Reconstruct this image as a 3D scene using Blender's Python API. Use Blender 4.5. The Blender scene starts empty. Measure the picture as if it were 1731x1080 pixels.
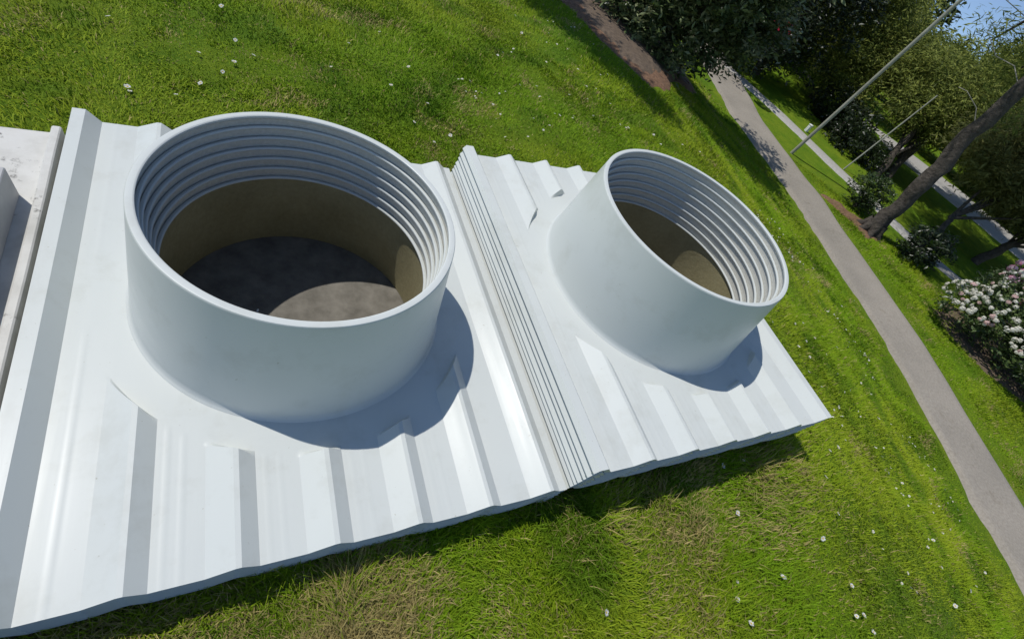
import bpy, bmesh, math, random
import numpy as np
from mathutils import Vector, Matrix

# ------------------------------------------------------------------ camera, world, sun, exposure
sc = bpy.context.scene
col = sc.collection
rng = np.random.default_rng(7)
random.seed(7)

cam_d = bpy.data.cameras.new("camera")
cam = bpy.data.objects.new("camera", cam_d)
col.objects.link(cam)
CR = np.array([[0.86998534, 0.03007365, -0.49215961],
               [-0.3074139, 0.81348199, -0.4937041],
               [0.3855155, 0.58081204, 0.71696247]])
CAM = np.array([0.0, 0.0, 1.4])
M = Matrix([[*CR[0], CAM[0]], [*CR[1], CAM[1]], [*CR[2], CAM[2]], [0, 0, 0, 1]])
cam.matrix_world = M
cam_d.sensor_fit = 'HORIZONTAL'
cam_d.sensor_width = 36.0
cam_d.lens = 817.489 / 1731 * 36.0
cam_d.clip_start = 0.02
cam_d.clip_end = 900
sc.camera = cam

SUN = Vector((-0.4007, 0.4107, 1.0)).normalized()       # towards the sun
w = bpy.data.worlds.new("World")
sc.world = w
w.use_nodes = True
nt = w.node_tree
nt.nodes.clear()
sky = nt.nodes.new("ShaderNodeTexSky")
sky.sky_type = 'NISHITA'
sky.sun_disc = False
sky.sun_elevation = math.asin(SUN.z)
sky.sun_rotation = math.atan2(SUN.x, SUN.y)
sky.air_density = 1.1
sky.altitude = 4200
sky.dust_density = 0.0
sky.ozone_density = 1.2
tcw = nt.nodes.new("ShaderNodeTexCoord")           # sky tilted so its horizon dips and bluer sky shows in the corner
vr = nt.nodes.new("ShaderNodeVectorRotate")
vr.rotation_type = 'AXIS_ANGLE'
vr.inputs["Axis"].default_value = (0.47, -0.88, 0)
vr.inputs["Angle"].default_value = math.radians(8)
nt.links.new(tcw.outputs["Generated"], vr.inputs["Vector"])
nt.links.new(vr.outputs[0], sky.inputs["Vector"])
bg = nt.nodes.new("ShaderNodeBackground")
bg.inputs[1].default_value = 0.112
out = nt.nodes.new("ShaderNodeOutputWorld")
nt.links.new(sky.outputs[0], bg.inputs[0])
nt.links.new(bg.outputs[0], out.inputs[0])

sun_d = bpy.data.lights.new("sun", 'SUN')
sun_d.energy = 2.85
sun_d.angle = math.radians(0.5)
sun_d.color = (1.0, 0.965, 0.91)
sun = bpy.data.objects.new("sun", sun_d)
col.objects.link(sun)
sun.rotation_euler = (-SUN).to_track_quat('-Z', 'Y').to_euler()
sun.location = (-4, 4, 10)

sc.view_settings.view_transform = 'Standard'
sc.view_settings.look = 'None'
sc.view_settings.exposure = 0.32
sc.view_settings.gamma = 1.0
sc.view_settings.use_curve_mapping = False
sc.render.engine = 'CYCLES'
sc.cycles.max_bounces = 7
sc.cycles.transparent_max_bounces = 4

# ------------------------------------------------------------------ helpers
def tag(o, label=None, cat=None, group=None, kind=None):
    if label: o["label"] = label
    if cat: o["category"] = cat
    if group: o["group"] = group
    if kind: o["kind"] = kind
    return o

def link(name, me, mat=None, parent=None):
    o = bpy.data.objects.new(name, me)
    if mat is not None:
        for m in (mat if isinstance(mat, (list, tuple)) else [mat]):
            if m.name not in [x.name for x in me.materials if x]:
                me.materials.append(m)
    col.objects.link(o)
    if parent: o.parent = parent
    return o

def empty(name, loc):
    o = bpy.data.objects.new(name, None)
    o.location = loc
    o.empty_display_size = 0.1
    col.objects.link(o)
    return o

def mesh_np(name, V, F, smooth=False, sharp=None, colors=None, mids=None):
    """V (n,3); F list of arrays each (m,k) with one k each"""
    me = bpy.data.meshes.new(name)
    V = np.asarray(V, dtype=np.float32)
    Fs = [np.asarray(f, dtype=np.int32) for f in (F if isinstance(F, list) else [F])]
    Fs = [f for f in Fs if len(f)]
    nl = sum(f.size for f in Fs)
    npoly = sum(len(f) for f in Fs)
    me.vertices.add(len(V)); me.loops.add(nl); me.polygons.add(npoly)
    me.vertices.foreach_set("co", V.ravel())
    me.loops.foreach_set("vertex_index", np.concatenate([f.ravel() for f in Fs]))
    starts = []; s = 0
    for f in Fs:
        starts.append(s + np.arange(len(f)) * f.shape[1]); s += f.size
    me.polygons.foreach_set("loop_start", np.concatenate(starts).astype(np.int32))
    if smooth:
        me.polygons.foreach_set("use_smooth", np.ones(npoly, dtype=bool))
    if mids is not None:
        me.polygons.foreach_set("material_index", np.asarray(mids, dtype=np.int32))
    me.update(calc_edges=True)
    if colors is not None:
        a = me.attributes.new("col", 'FLOAT_COLOR', 'POINT')
        a.data.foreach_set("color", np.asarray(colors, dtype=np.float32).ravel())
    if smooth and sharp is not None:
        me.set_sharp_from_angle(angle=math.radians(sharp))
    me.validate()
    return me

def lattice(seed):
    return np.random.default_rng(seed).random((256, 256))
_LAT = {}
def vnoise(x, y, scale, seed=1):
    if seed not in _LAT: _LAT[seed] = lattice(seed)
    L = _LAT[seed]
    x = np.asarray(x) * scale + 1000.3; y = np.asarray(y) * scale + 1000.7
    xi = np.floor(x).astype(int); yi = np.floor(y).astype(int)
    fx = x - xi; fy = y - yi
    fx = fx * fx * (3 - 2 * fx); fy = fy * fy * (3 - 2 * fy)
    a = L[xi % 256, yi % 256]; b = L[(xi + 1) % 256, yi % 256]
    c = L[xi % 256, (yi + 1) % 256]; d = L[(xi + 1) % 256, (yi + 1) % 256]
    return (a * (1 - fx) + b * fx) * (1 - fy) + (c * (1 - fx) + d * fx) * fy

# ------------------------------------------------------------------ materials
def new_mat(name):
    m = bpy.data.materials.new(name)
    m.use_nodes = True
    n = m.node_tree
    return m, n, n.nodes["Principled BSDF"]

def noise(n, scale, detail=4, rough=0.55, vec=None):
    t = n.nodes.new("ShaderNodeTexNoise")
    t.inputs["Scale"].default_value = scale
    t.inputs["Detail"].default_value = detail
    t.inputs["Roughness"].default_value = rough
    if vec is not None: n.links.new(vec, t.inputs["Vector"])
    return t

def ramp(n, fac, stops):
    r = n.nodes.new("ShaderNodeValToRGB")
    els = r.color_ramp.elements
    while len(els) < len(stops): els.new(0.5)
    for e, (p, c) in zip(els, stops):
        e.position = p; e.color = (*c, 1) if len(c) == 3 else c
    n.links.new(fac, r.inputs[0])
    return r

def objcoord(n):
    return n.nodes.new("ShaderNodeTexCoord").outputs["Object"]

def geopos(n):
    return n.nodes.new("ShaderNodeNewGeometry").outputs["Position"]

def bump(n, p, height, strength, dist):
    b = n.nodes.new("ShaderNodeBump")
    b.inputs["Strength"].default_value = strength
    b.inputs["Distance"].default_value = dist
    n.links.new(height, b.inputs["Height"])
    n.links.new(b.outputs[0], p.inputs["Normal"])
    return b

def mat_gelcoat():
    m, n, p = new_mat("white_gelcoat")
    pos = geopos(n)
    big = noise(n, 1.6, 3, vec=pos)
    c = ramp(n, big.outputs[0], [(0.3, (0.545, 0.570, 0.545)), (0.7, (0.58, 0.603, 0.572))])
    sm = noise(n, 5.5, 6, 0.7, pos)
    dirt = ramp(n, sm.outputs[0], [(0.52, (1, 1, 1)), (0.80, (0.86, 0.85, 0.82))])
    sp = noise(n, 95, 2, 0.5, pos)
    spk = ramp(n, sp.outputs[0], [(0.735, (1, 1, 1)), (0.79, (0.76, 0.74, 0.68))])
    mm = n.nodes.new("ShaderNodeMix"); mm.data_type = 'RGBA'; mm.blend_type = 'MULTIPLY'; mm.inputs[0].default_value = 1
    m3 = n.nodes.new("ShaderNodeMix"); m3.data_type = 'RGBA'; m3.blend_type = 'MULTIPLY'; m3.inputs[0].default_value = 1
    n.links.new(c.outputs[0], mm.inputs[6]); n.links.new(dirt.outputs[0], mm.inputs[7])
    n.links.new(mm.outputs[2], m3.inputs[6]); n.links.new(spk.outputs[0], m3.inputs[7])
    n.links.new(m3.outputs[2], p.inputs["Base Color"])
    mp = n.nodes.new("ShaderNodeMapping")
    mp.inputs["Scale"].default_value = (34, 1.2, 30)
    n.links.new(pos, mp.inputs[0])
    st = noise(n, 1.0, 3, vec=mp.outputs[0])
    r = ramp(n, st.outputs[0], [(0.25, (0.27,) * 3), (0.8, (0.42,) * 3)])
    n.links.new(r.outputs[0], p.inputs["Roughness"])
    p.inputs["IOR"].default_value = 1.45
    p.inputs["Specular IOR Level"].default_value = 0.20
    b1 = noise(n, 9, 3, vec=pos)
    mix = n.nodes.new("ShaderNodeMath"); mix.operation = 'ADD'
    mix.inputs[0].default_value = 0; n.links.new(st.outputs[0], mix.inputs[1])
    bump(n, p, mix.outputs[0], 0.07, 0.0012)
    return m

def mat_inner():
    m, n, p = new_mat("bare_inner_laminate")
    pos = geopos(n)
    t = noise(n, 90, 5, 0.7, pos)
    c = ramp(n, t.outputs[0], [(0.3, (0.47, 0.46, 0.405)), (0.75, (0.61, 0.595, 0.535))])
    n.links.new(c.outputs[0], p.inputs["Base Color"])
    p.inputs["Roughness"].default_value = 0.5
    bump(n, p, t.outputs[0], 0.5, 0.002)
    return m

def mat_brown():
    m, n, p = new_mat("raw_brown_laminate")
    pos = geopos(n)
    t = noise(n, 60, 6, 0.7, pos)
    t2 = noise(n, 5, 3, 0.5, pos)
    mx = n.nodes.new("ShaderNodeMath"); mx.operation = 'ADD'
    n.links.new(t.outputs[0], mx.inputs[0]); n.links.new(t2.outputs[0], mx.inputs[1])
    c = ramp(n, mx.outputs[0], [(0.35, (0.235, 0.205, 0.105)), (0.65, (0.35, 0.31, 0.175))])
    mh = n.nodes.new("ShaderNodeMath"); mh.operation = 'MULTIPLY'; mh.inputs[1].default_value = 0.5
    n.links.new(mx.outputs[0], mh.inputs[0]); n.links.new(mh.outputs[0], c.inputs[0])
    n.links.new(c.outputs[0], p.inputs["Base Color"])
    p.inputs["Roughness"].default_value = 0.65
    bump(n, p, t.outputs[0], 0.6, 0.003)
    return m

def mat_old():
    m, n, p = new_mat("weathered_cream_laminate")
    pos = geopos(n)
    a = noise(n, 7, 6, 0.65, pos)
    c = ramp(n, a.outputs[0], [(0.3, (0.42, 0.41, 0.37)), (0.55, (0.55, 0.54, 0.50)), (0.8, (0.60, 0.59, 0.56))])
    s = noise(n, 26, 5, 0.7, pos)
    k = noise(n, 4.2, 2, 0.5, pos)
    mu = n.nodes.new("ShaderNodeMath"); mu.operation = 'MULTIPLY'
    n.links.new(s.outputs[0], mu.inputs[0]); n.links.new(k.outputs[0], mu.inputs[1])
    spot = ramp(n, mu.outputs[0], [(0.335, (0, 0, 0)), (0.40, (1, 1, 1))])
    mx = n.nodes.new("ShaderNodeMix"); mx.data_type = 'RGBA'
    n.links.new(spot.outputs[0], mx.inputs[0])
    n.links.new(c.outputs[0], mx.inputs[6])
    mx.inputs[7].default_value = (0.13, 0.125, 0.11, 1)
    n.links.new(mx.outputs[2], p.inputs["Base Color"])
    p.inputs["Roughness"].default_value = 0.6
    bump(n, p, a.outputs[0], 0.4, 0.004)
    return m

def mat_simple(name, c0, c1, scale, rough=0.8, bstr=0.5, bdist=0.01, detail=5):
    m, n, p = new_mat(name)
    pos = geopos(n)
    t = noise(n, scale, detail, 0.65, pos)
    c = ramp(n, t.outputs[0], [(0.3, c0), (0.7, c1)])
    n.links.new(c.outputs[0], p.inputs["Base Color"])
    p.inputs["Roughness"].default_value = rough
    bump(n, p, t.outputs[0], bstr, bdist)
    return m

def mat_attr_leaf(name, rough=0.5, trans=0.3, spec=0.4):
    m, n, p = new_mat(name)
    at = n.nodes.new("ShaderNodeAttribute"); at.attribute_name = "col"
    n.links.new(at.outputs["Color"], p.inputs["Base Color"])
    p.inputs["Roughness"].default_value = rough
    p.inputs["Specular IOR Level"].default_value = spec
    tr = n.nodes.new("ShaderNodeBsdfTranslucent")
    n.links.new(at.outputs["Color"], tr.inputs["Color"])
    mx = n.nodes.new("ShaderNodeMixShader")
    mx.inputs[0].default_value = trans
    o = n.nodes["Material Output"]
    n.links.new(p.outputs[0], mx.inputs[1]); n.links.new(tr.outputs[0], mx.inputs[2])
    n.links.new(mx.outputs[0], o.inputs["Surface"])
    return m

def mat_lawn():
    m, n, p = new_mat("lawn_turf")
    pos = geopos(n)
    fine = noise(n, 70, 6, 0.75, pos)
    mid = noise(n, 6, 5, 0.6, pos)
    big = noise(n, 0.9, 4, 0.6, pos)
    a = ramp(n, fine.outputs[0], [(0.25, (0.085, 0.135, 0.008)), (0.5, (0.155, 0.235, 0.013)), (0.75, (0.24, 0.315, 0.025))])
    b = ramp(n, mid.outputs[0], [(0.3, (0.65, 0.8, 0.6)), (0.7, (1.15, 1.08, 1.0))])
    c = ramp(n, big.outputs[0], [(0.35, (0.8, 0.95, 0.8)), (0.7, (1.2, 1.06, 1.1))])
    m1 = n.nodes.new("ShaderNodeMix"); m1.data_type = 'RGBA'; m1.blend_type = 'MULTIPLY'; m1.inputs[0].default_value = 1
    m2 = n.nodes.new("ShaderNodeMix"); m2.data_type = 'RGBA'; m2.blend_type = 'MULTIPLY'; m2.inputs[0].default_value = 1
    n.links.new(a.outputs[0], m1.inputs[6]); n.links.new(b.outputs[0], m1.inputs[7])
    n.links.new(m1.outputs[2], m2.inputs[6]); n.links.new(c.outputs[0], m2.inputs[7])
    n.links.new(m2.outputs[2], p.inputs["Base Color"])
    p.inputs["Roughness"].default_value = 0.9
    p.inputs["Specular IOR Level"].default_value = 0.15
    bump(n, p, fine.outputs[0], 0.9, 0.03)
    return m

M_WHITE = mat_gelcoat()
M_INNER = mat_inner()
M_BROWN = mat_brown()
M_OLD = mat_old()
M_OLDWALL = mat_simple("old_grey_upstand", (0.33, 0.33, 0.325), (0.42, 0.42, 0.415), 12, 0.55, 0.3, 0.003)
M_LAWN = mat_lawn()
M_GRASS = mat_attr_leaf("grass_blade", 0.6, 0.42, 0.12)
def soften_normals(m, k):
    """thin soft blades: shading normal eased towards the sward's own upward normal"""
    n = m.node_tree
    g = n.nodes.new("ShaderNodeNewGeometry")
    v = n.nodes.new("ShaderNodeVectorMath"); v.operation = 'ADD'; v.inputs[1].default_value = (0, 0, k)
    w_ = n.nodes.new("ShaderNodeVectorMath"); w_.operation = 'NORMALIZE'
    n.links.new(g.outputs["Normal"], v.inputs[0]); n.links.new(v.outputs[0], w_.inputs[0])
    for q in n.nodes:
        if q.type in ('BSDF_PRINCIPLED', 'BSDF_TRANSLUCENT'): n.links.new(w_.outputs[0], q.inputs["Normal"])
soften_normals(M_GRASS, .8)
M_LEAF = mat_attr_leaf("leaf", 0.38, 0.22, 0.5)
M_NEEDLE = mat_attr_leaf("needle_spray", 0.6, 0.5, 0.2)
soften_normals(M_NEEDLE, .45)
soften_normals(M_LEAF, .25)
M_PETAL = mat_attr_leaf("petal", 0.6, 0.35, 0.2)
def mat_path():
    m, n, p = new_mat("grey_path_asphalt")
    pos = geopos(n)
    f = noise(n, 42, 8, 0.7, pos); g = noise(n, 1.6, 5, 0.6, pos); h = noise(n, 7, 4, 0.6, pos)
    a_ = ramp(n, f.outputs[0], [(0.3, (0.235, 0.208, 0.172)), (0.72, (0.36, 0.325, 0.275))])
    b_ = ramp(n, g.outputs[0], [(0.3, (0.82, 0.82, 0.80)), (0.7, (1.06, 1.05, 1.03))])
    c_ = ramp(n, h.outputs[0], [(0.62, (1, 1, 1)), (0.78, (0.74, 0.72, 0.66))])
    m1 = n.nodes.new("ShaderNodeMix"); m1.data_type = 'RGBA'; m1.blend_type = 'MULTIPLY'; m1.inputs[0].default_value = 1
    m2 = n.nodes.new("ShaderNodeMix"); m2.data_type = 'RGBA'; m2.blend_type = 'MULTIPLY'; m2.inputs[0].default_value = 1
    n.links.new(a_.outputs[0], m1.inputs[6]); n.links.new(b_.outputs[0], m1.inputs[7])
    n.links.new(m1.outputs[2], m2.inputs[6]); n.links.new(c_.outputs[0], m2.inputs[7])
    n.links.new(m2.outputs[2], p.inputs["Base Color"])
    p.inputs["Roughness"].default_value = 0.9
    bump(n, p, f.outputs[0], 0.6, 0.008)
    return m
M_PATH = mat_path()
M_PATH2 = mat_simple("pale_path_gravel", (0.30, 0.29, 0.26), (0.42, 0.40, 0.37), 30, 0.9, 0.5, 0.006, 8)
M_SOIL = mat_simple("bare_soil", (0.07, 0.05, 0.035), (0.16, 0.115, 0.075), 25, 0.95, 0.8, 0.02)
M_MULCH = mat_simple("bark_mulch", (0.10, 0.05, 0.028), (0.27, 0.155, 0.085), 40, 0.95, 1.0, 0.02, 8)
M_BOARD = mat_simple("dirty_board", (0.10, 0.092, 0.075), (0.205, 0.19, 0.16), 14, 0.85, 0.8, 0.006, 10)
M_TIMBER = mat_simple("timber", (0.20, 0.15, 0.09), (0.30, 0.23, 0.15), 20, 0.85)
M_BARK = mat_simple("grey_bark", (0.035, 0.028, 0.022), (0.105, 0.088, 0.07), 16, 0.95, 1.0, 0.05, 7)
M_TWIG = mat_simple("pale_dead_twig", (0.20, 0.19, 0.15), (0.30, 0.29, 0.24), 20, 0.9)
M_POLE = mat_simple("pale_pole", (0.26, 0.26, 0.205), (0.37, 0.365, 0.30), 10, 0.7, 0.3, 0.005)
M_WALL = mat_simple("pale_wall_render", (0.52, 0.53, 0.54), (0.64, 0.65, 0.66), 8, 0.9, 0.2, 0.005)
M_CHIP = mat_simple("white_chip", (0.7, 0.7, 0.68), (0.8, 0.8, 0.78), 50, 0.7)

# ------------------------------------------------------------------ terrain
PY = [-60, -6, -.85, 1.12, 3.9, 5.87, 7.18, 12, 60]
PX = [-20, 3.2, 5.52, 6.38, 7.2, 7.5, 7.98, 9.6, 26]
def xp(y): return np.interp(y, PY, PX)
def ease(t):
    t = np.clip(t, 0, 1); b = .2; k = 1 / (1 - b)
    return np.where(t < b, k * t * t / (2 * b), np.where(t > 1 - b, 1 - k * (1 - t) ** 2 / (2 * b), k * (t - b / 2)))
def gz(x, y):
    d = x - xp(y); e = np.maximum(0, d - 3)
    return -.15 - .93 * ease((d + 3.75) / 3.75) - .07 * e * e / (e + 3)

def grow(a, b, step, far, ratio=1.18):
    c = list(np.arange(a, b + 1e-6, step))
    s = step; v = c[-1]
    while v < far: s *= ratio; v += s; c.append(v)
    s = step; v = c[0]; pre = []
    while v > -far: s *= ratio; v -= s; pre.append(v)
    return np.array(pre[::-1] + c)
gx = grow(-2, 14, .16, 420); gy = grow(-3, 10, .16, 420)
GX, GY = np.meshgrid(gx, gy, indexing='ij')
GZ = gz(GX, GY) + (vnoise(GX, GY, 1.7, 3) - .5) * .02 * (np.hypot(GX - .9, GY - 1.1) > 2.0)
nx, ny = GX.shape
idx = np.arange(nx * ny).reshape(nx, ny)
quads = np.stack([idx[:-1, :-1], idx[1:, :-1], idx[1:, 1:], idx[:-1, 1:]], -1).reshape(-1, 4)
me = mesh_np("lawn", np.stack([GX, GY, GZ], -1).reshape(-1, 3), quads, smooth=True)
tag(link("lawn", me, M_LAWN), kind="structure")
def gzz(x, y): return gz(x, y) + (vnoise(x, y, 1.7, 3) - .5) * .02 * (np.hypot(x - .9, y - 1.1) > 2.0)

def ribbon(name, L, Rr, mat, lift=.03, n=14, edge=.03, seed=2):
    """strip between two polylines draped over the terrain"""
    L = np.array(L, float); Rr = np.array(Rr, float)
    V = []
    for a, b in zip(L, Rr):
        for k in range(n + 1):
            t = k / n
            p = a * (1 - t) + b * t
            if k in (0, n):
                j = ((vnoise(p[0], p[1], 3, seed) - .5) + .7 * (vnoise(p[0], p[1], 17, seed + 1) - .5)) * edge * 2
                q = (b - a) / (np.linalg.norm(b - a) + 1e-6) * j
                p = p + q
            z = float(gzz(p[0], p[1])) + (lift if 0 < k < n else -.01)
            V.append((p[0], p[1], z))
    m = len(L); w_ = n + 1
    F = [(i * w_ + k, i * w_ + k + 1, (i + 1) * w_ + k + 1, (i + 1) * w_ + k) for i in range(m - 1) for k in range(n)]
    me = mesh_np(name, V, np.array(F), smooth=True)
    return tag(link(name, me, mat), kind="structure")

ys = np.arange(-9, 14, .12)
ribbon("footpath", [(xp(y), y) for y in ys], [(xp(y) + .88 + .25 * np.clip((y - 5) / 3, 0, 1), y) for y in ys], M_PATH, edge=.04)
p2 = np.array([(8.2, 9.2), (8.8, 8.35), (9.25, 7.5), (9.5, 6.4), (9.62, 5.4), (9.78, 4.2), (9.88, 2.9), (10.3, 1.9), (10.95, .6), (11.8, -1.0), (13.5, -4)])
tt = np.linspace(0, len(p2) - 1, 130)
P2 = np.stack([np.interp(tt, range(len(p2)), p2[:, i]) for i in (0, 1)], -1)
tan = np.gradient(P2, axis=0); tan /= np.linalg.norm(tan, axis=1)[:, None]
nor = np.stack([tan[:, 1], -tan[:, 0]], -1)
ribbon("side_path", P2 - nor * .2, P2 + nor * .2, M_PATH2, n=6, edge=.02)
def patch(name, poly, mat, lift=.02, res=.08, kind="structure"):
    """flat patch on the terrain bounded by a wobbling outline"""
    poly = np.array(poly, float)
    c = poly.mean(0)
    t = np.linspace(0, len(poly), 120, endpoint=False)
    cl = np.vstack([poly, poly[:1]])
    O = np.stack([np.interp(t, range(len(cl)), cl[:, i]) for i in (0, 1)], -1)
    O += ((np.stack([vnoise(O[:, 0], O[:, 1], 5, 4), vnoise(O[:, 0], O[:, 1], 5, 5)], -1)) - .5) * .16
    V = []; rings = 10
    for r in range(rings + 1):
        s = r / rings
        P = c + (O - c) * s
        z = gzz(P[:, 0], P[:, 1]) + (lift if r < rings else -.01) + (vnoise(P[:, 0], P[:, 1], 14, 6) - .5) * .02
        V.append(np.column_stack([P, z]))
    V = np.concatenate(V); m = 120
    F = [(r * m + k, r * m + (k + 1) % m, (r + 1) * m + (k + 1) % m, (r + 1) * m + k) for r in range(rings) for k in range(m)]
    return tag(link(name, mesh_np(name, V, np.array(F), smooth=True), mat), kind=kind)

BED = [(3.12, 5.4), (3.24, 4.9), (3.34, 4.45), (3.45, 4.0), (3.62, 3.72), (3.95, 3.85), (4.4, 4.4), (4.9, 4.8), (5.6, 5.1), (6.4, 5.7), (6.6, 7.6), (4.8, 7.6), (3.5, 6.6)]
patch("planting_bed", [(3.30, 5.3), (3.36, 4.75), (3.45, 4.3), (3.62, 3.9), (4.2, 4.35), (4.9, 4.95), (5.7, 5.3), (6.3, 5.8), (6.4, 7.4), (4.8, 7.4), (3.9, 6.4)], M_SOIL, lift=.03)  # dark inner soil stands in for the shrub's shade behind the mulch strip
patch("mulch_bed", BED, M_MULCH)
patch("bare_earth", [(8.1, 3.95), (8.3, 3.35), (8.35, 2.95), (8.75, 2.85), (8.95, 3.15), (8.7, 3.5), (8.4, 3.9)], M_MULCH)
patch("planting_bed", [(8.12, 1.45), (8.2, 1.0), (8.3, .5), (8.5, .1), (9.0, -.1), (9.9, .3), (9.9, 1.4), (9.0, 1.75), (8.4, 1.65)], M_SOIL)

# ------------------------------------------------------------------ nested stacks of ribbed sheets with round upstands
PITCH = .2176
Y0, Y1 = .277, 1.884            # near and far edge
XL, XR = -.48, .885
RF = [-.1900 + PITCH * k for k in range(5)]     # right foot of each rib
def profile(side):
    """breakpoints (x, z) across one sheet"""
    left = side == "left"
    pts = ([(XL, .0315)] if left else [(XL - .010, .0245)]) + [(XL + .003, .044), (-.441, .044), (-.4036, 0)]
    H = .030
    for f in RF:
        pts += [(f - .200, .0), (f - .194, .0006), (f - .188, .0), (f - .166, .0), (f - .160, .0006), (f - .154, .0)] if f > -.15 else [(f - .176, 0), (f - .170, .0006), (f - .164, .0)]
        pts += [(f - .112, 0), (f - .050, H), (f - .0375, H), (f, 0)]
    f = RF[-1] + PITCH
    pts += [(f - .112, 0), (f - .050, H)] + ([(f - .0375, H), (f, 0), (.928, -.001)] if left else [(XR, H - .001)])
    return pts

def sheet_mesh(name, side, cx, cy, rhole, rflat, step_y=.006, skirt=.0200):
    PROF = profile(side); PXs = np.array([p[0] for p in PROF]); PZs = np.array([p[1] for p in PROF])
    xs = set(PXs.tolist())
    for a, b in zip(PXs[:-1], PXs[1:]):
        n = int((b - a) / .0075)
        for k in range(1, n + 1): xs.add(a + (b - a) * k / (n + 1))
    xs = np.array(sorted(xs))
    # the circle where the ribs stop is itself a line of the mesh
    n1, n2, n3 = 40, 124, 40
    X = np.repeat(xs[:, None], n1 + n2 + n3, 1); Y = np.zeros_like(X); mask = np.ones_like(X)
    for i, xx in enumerate(xs):
        q = rflat ** 2 - (xx - cx) ** 2; clamp = q < (.33 * rflat) ** 2
        hi = .33 * rflat if clamp else math.sqrt(q)
        ho = hi + .011
        Y[i] = np.concatenate([np.linspace(Y0, cy - ho, n1), np.linspace(cy - hi, cy + hi, n2), np.linspace(cy + ho, Y1, n3)])
        if not clamp: mask[i, n1:n1 + n2] = 0
    R_ = np.hypot(X - cx, Y - cy)
    for i, xx in enumerate(xs):
        if rflat ** 2 - (xx - cx) ** 2 < (.33 * rflat) ** 2: mask[i] = np.clip((R_[i] - rflat) / .012, 0, 1)
    mask = np.where(X < -.39, 1, mask)
    Z = np.interp(xs, PXs, PZs)[:, None] * mask
    Z = Z + (vnoise(X, Y, 3.0, 9) - .5) * .0016
    m1, m2 = X.shape
    V = np.stack([X, Y, Z], -1).reshape(-1, 3)
    I = np.arange(m1 * m2).reshape(m1, m2)
    Q = np.stack([I[:-1, :-1], I[1:, :-1], I[1:, 1:], I[:-1, 1:]], -1).reshape(-1, 4)
    keep = R_.reshape(-1)[Q].min(1) > rhole
    Q = Q[keep]
    # skirt: the edge thickness of the moulding
    loop = np.concatenate([I[:, 0], I[-1, 1:], I[::-1, -1][1:], I[0, ::-1][1:-1]])
    base = len(V)
    SV = V[loop].copy(); SV[:, 2] -= np.where(SV[:, 0] < PXs[0] + .001, .002, skirt)
    SV[:, 1] += np.where(SV[:, 1] < Y0 + .001, skirt * .28, 0)      # the near edge is folded back under
    V = np.vstack([V, SV])
    m = len(loop); k = np.arange(m); k2 = (k + 1) % m
    SQ = np.stack([loop[k], base + k, base + k2, loop[k2]], -1)
    me = mesh_np(name, V, np.vstack([Q, SQ]), smooth=True, sharp=20)
    return me

def lathe(name, prof, seg=160, mids=None, sharp=35):
    P = np.array(prof); n = len(P)
    a = np.linspace(0, 2 * np.pi, seg, endpoint=False)
    V = np.stack([P[:, 0][:, None] * np.cos(a), P[:, 0][:, None] * np.sin(a), np.repeat(P[:, 1][:, None], seg, 1)], -1).reshape(-1, 3)
    I = np.arange(n * seg).reshape(n, seg); J = np.roll(I, -1, 1)
    Q = np.stack([I[:-1], J[:-1], J[1:], I[1:]], -1).reshape(-1, 4)
    mi = None if mids is None else np.repeat(np.array(mids), seg)
    return mesh_np(name, V, Q, smooth=True, sharp=sharp, mids=mi)

def top_upstand(name, ri, ro, rb, h, taper):
    """round upstand with a rolled lip, outer cone and flared foot"""
    P = []
    # inside from foot up
    P.append((ri + .0085 + taper * h, .0)); P.append((ri + .0085, h - .018)); P.append((ri + .0015, h - .011))
    P.append((ri, h - .006)); P.append((ri + .0004, h - .0025)); P.append((ri + .0028, h - .0003)); P.append((ri + .0045, h))
    P.append((ro - .0045, h)); P.append((ro - .0025, h - .0004)); P.append((ro - .0004, h - .003)); P.append((ro, h - .0065))
    hf = .032
    slope = (rb - .012 - ro) / (h - hf)
    P.append((ro + slope * (h - hf) * .5, (h + hf) / 2))
    x0 = ro + slope * (h - hf)
    P.append((x0, hf))
    for t in np.linspace(0, 1, 8)[1:]:
        P.append((x0 + (rb - x0) * (t ** 2.0) , hf * (1 - t) ** 1.4 + .0012))
    P.append((rb + .002, -.002))
    n = len(P) - 1
    mids = [1 if i < 2 else 0 for i in range(n)]
    return lathe(name, P, mids=mids)

def nested_upstand(name, ri, h, taper, zlow, t=.0055):
    P = [(ri + .0085 + taper * (h - zlow), zlow), (ri + .0085, h - .014), (ri + .0022, h - .0085), (ri, h - .0050), (ri + .0008, h - .0015), (ri + .0030, h), (ri + .0095, h - .0006), (ri + .0125, h - .003), (ri + .0125 + taper * (h - zlow), zlow)]
    return lathe(name, P, seg=128, mids=[1, 1, 0, 0, 0, 0, 0, 1])

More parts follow.
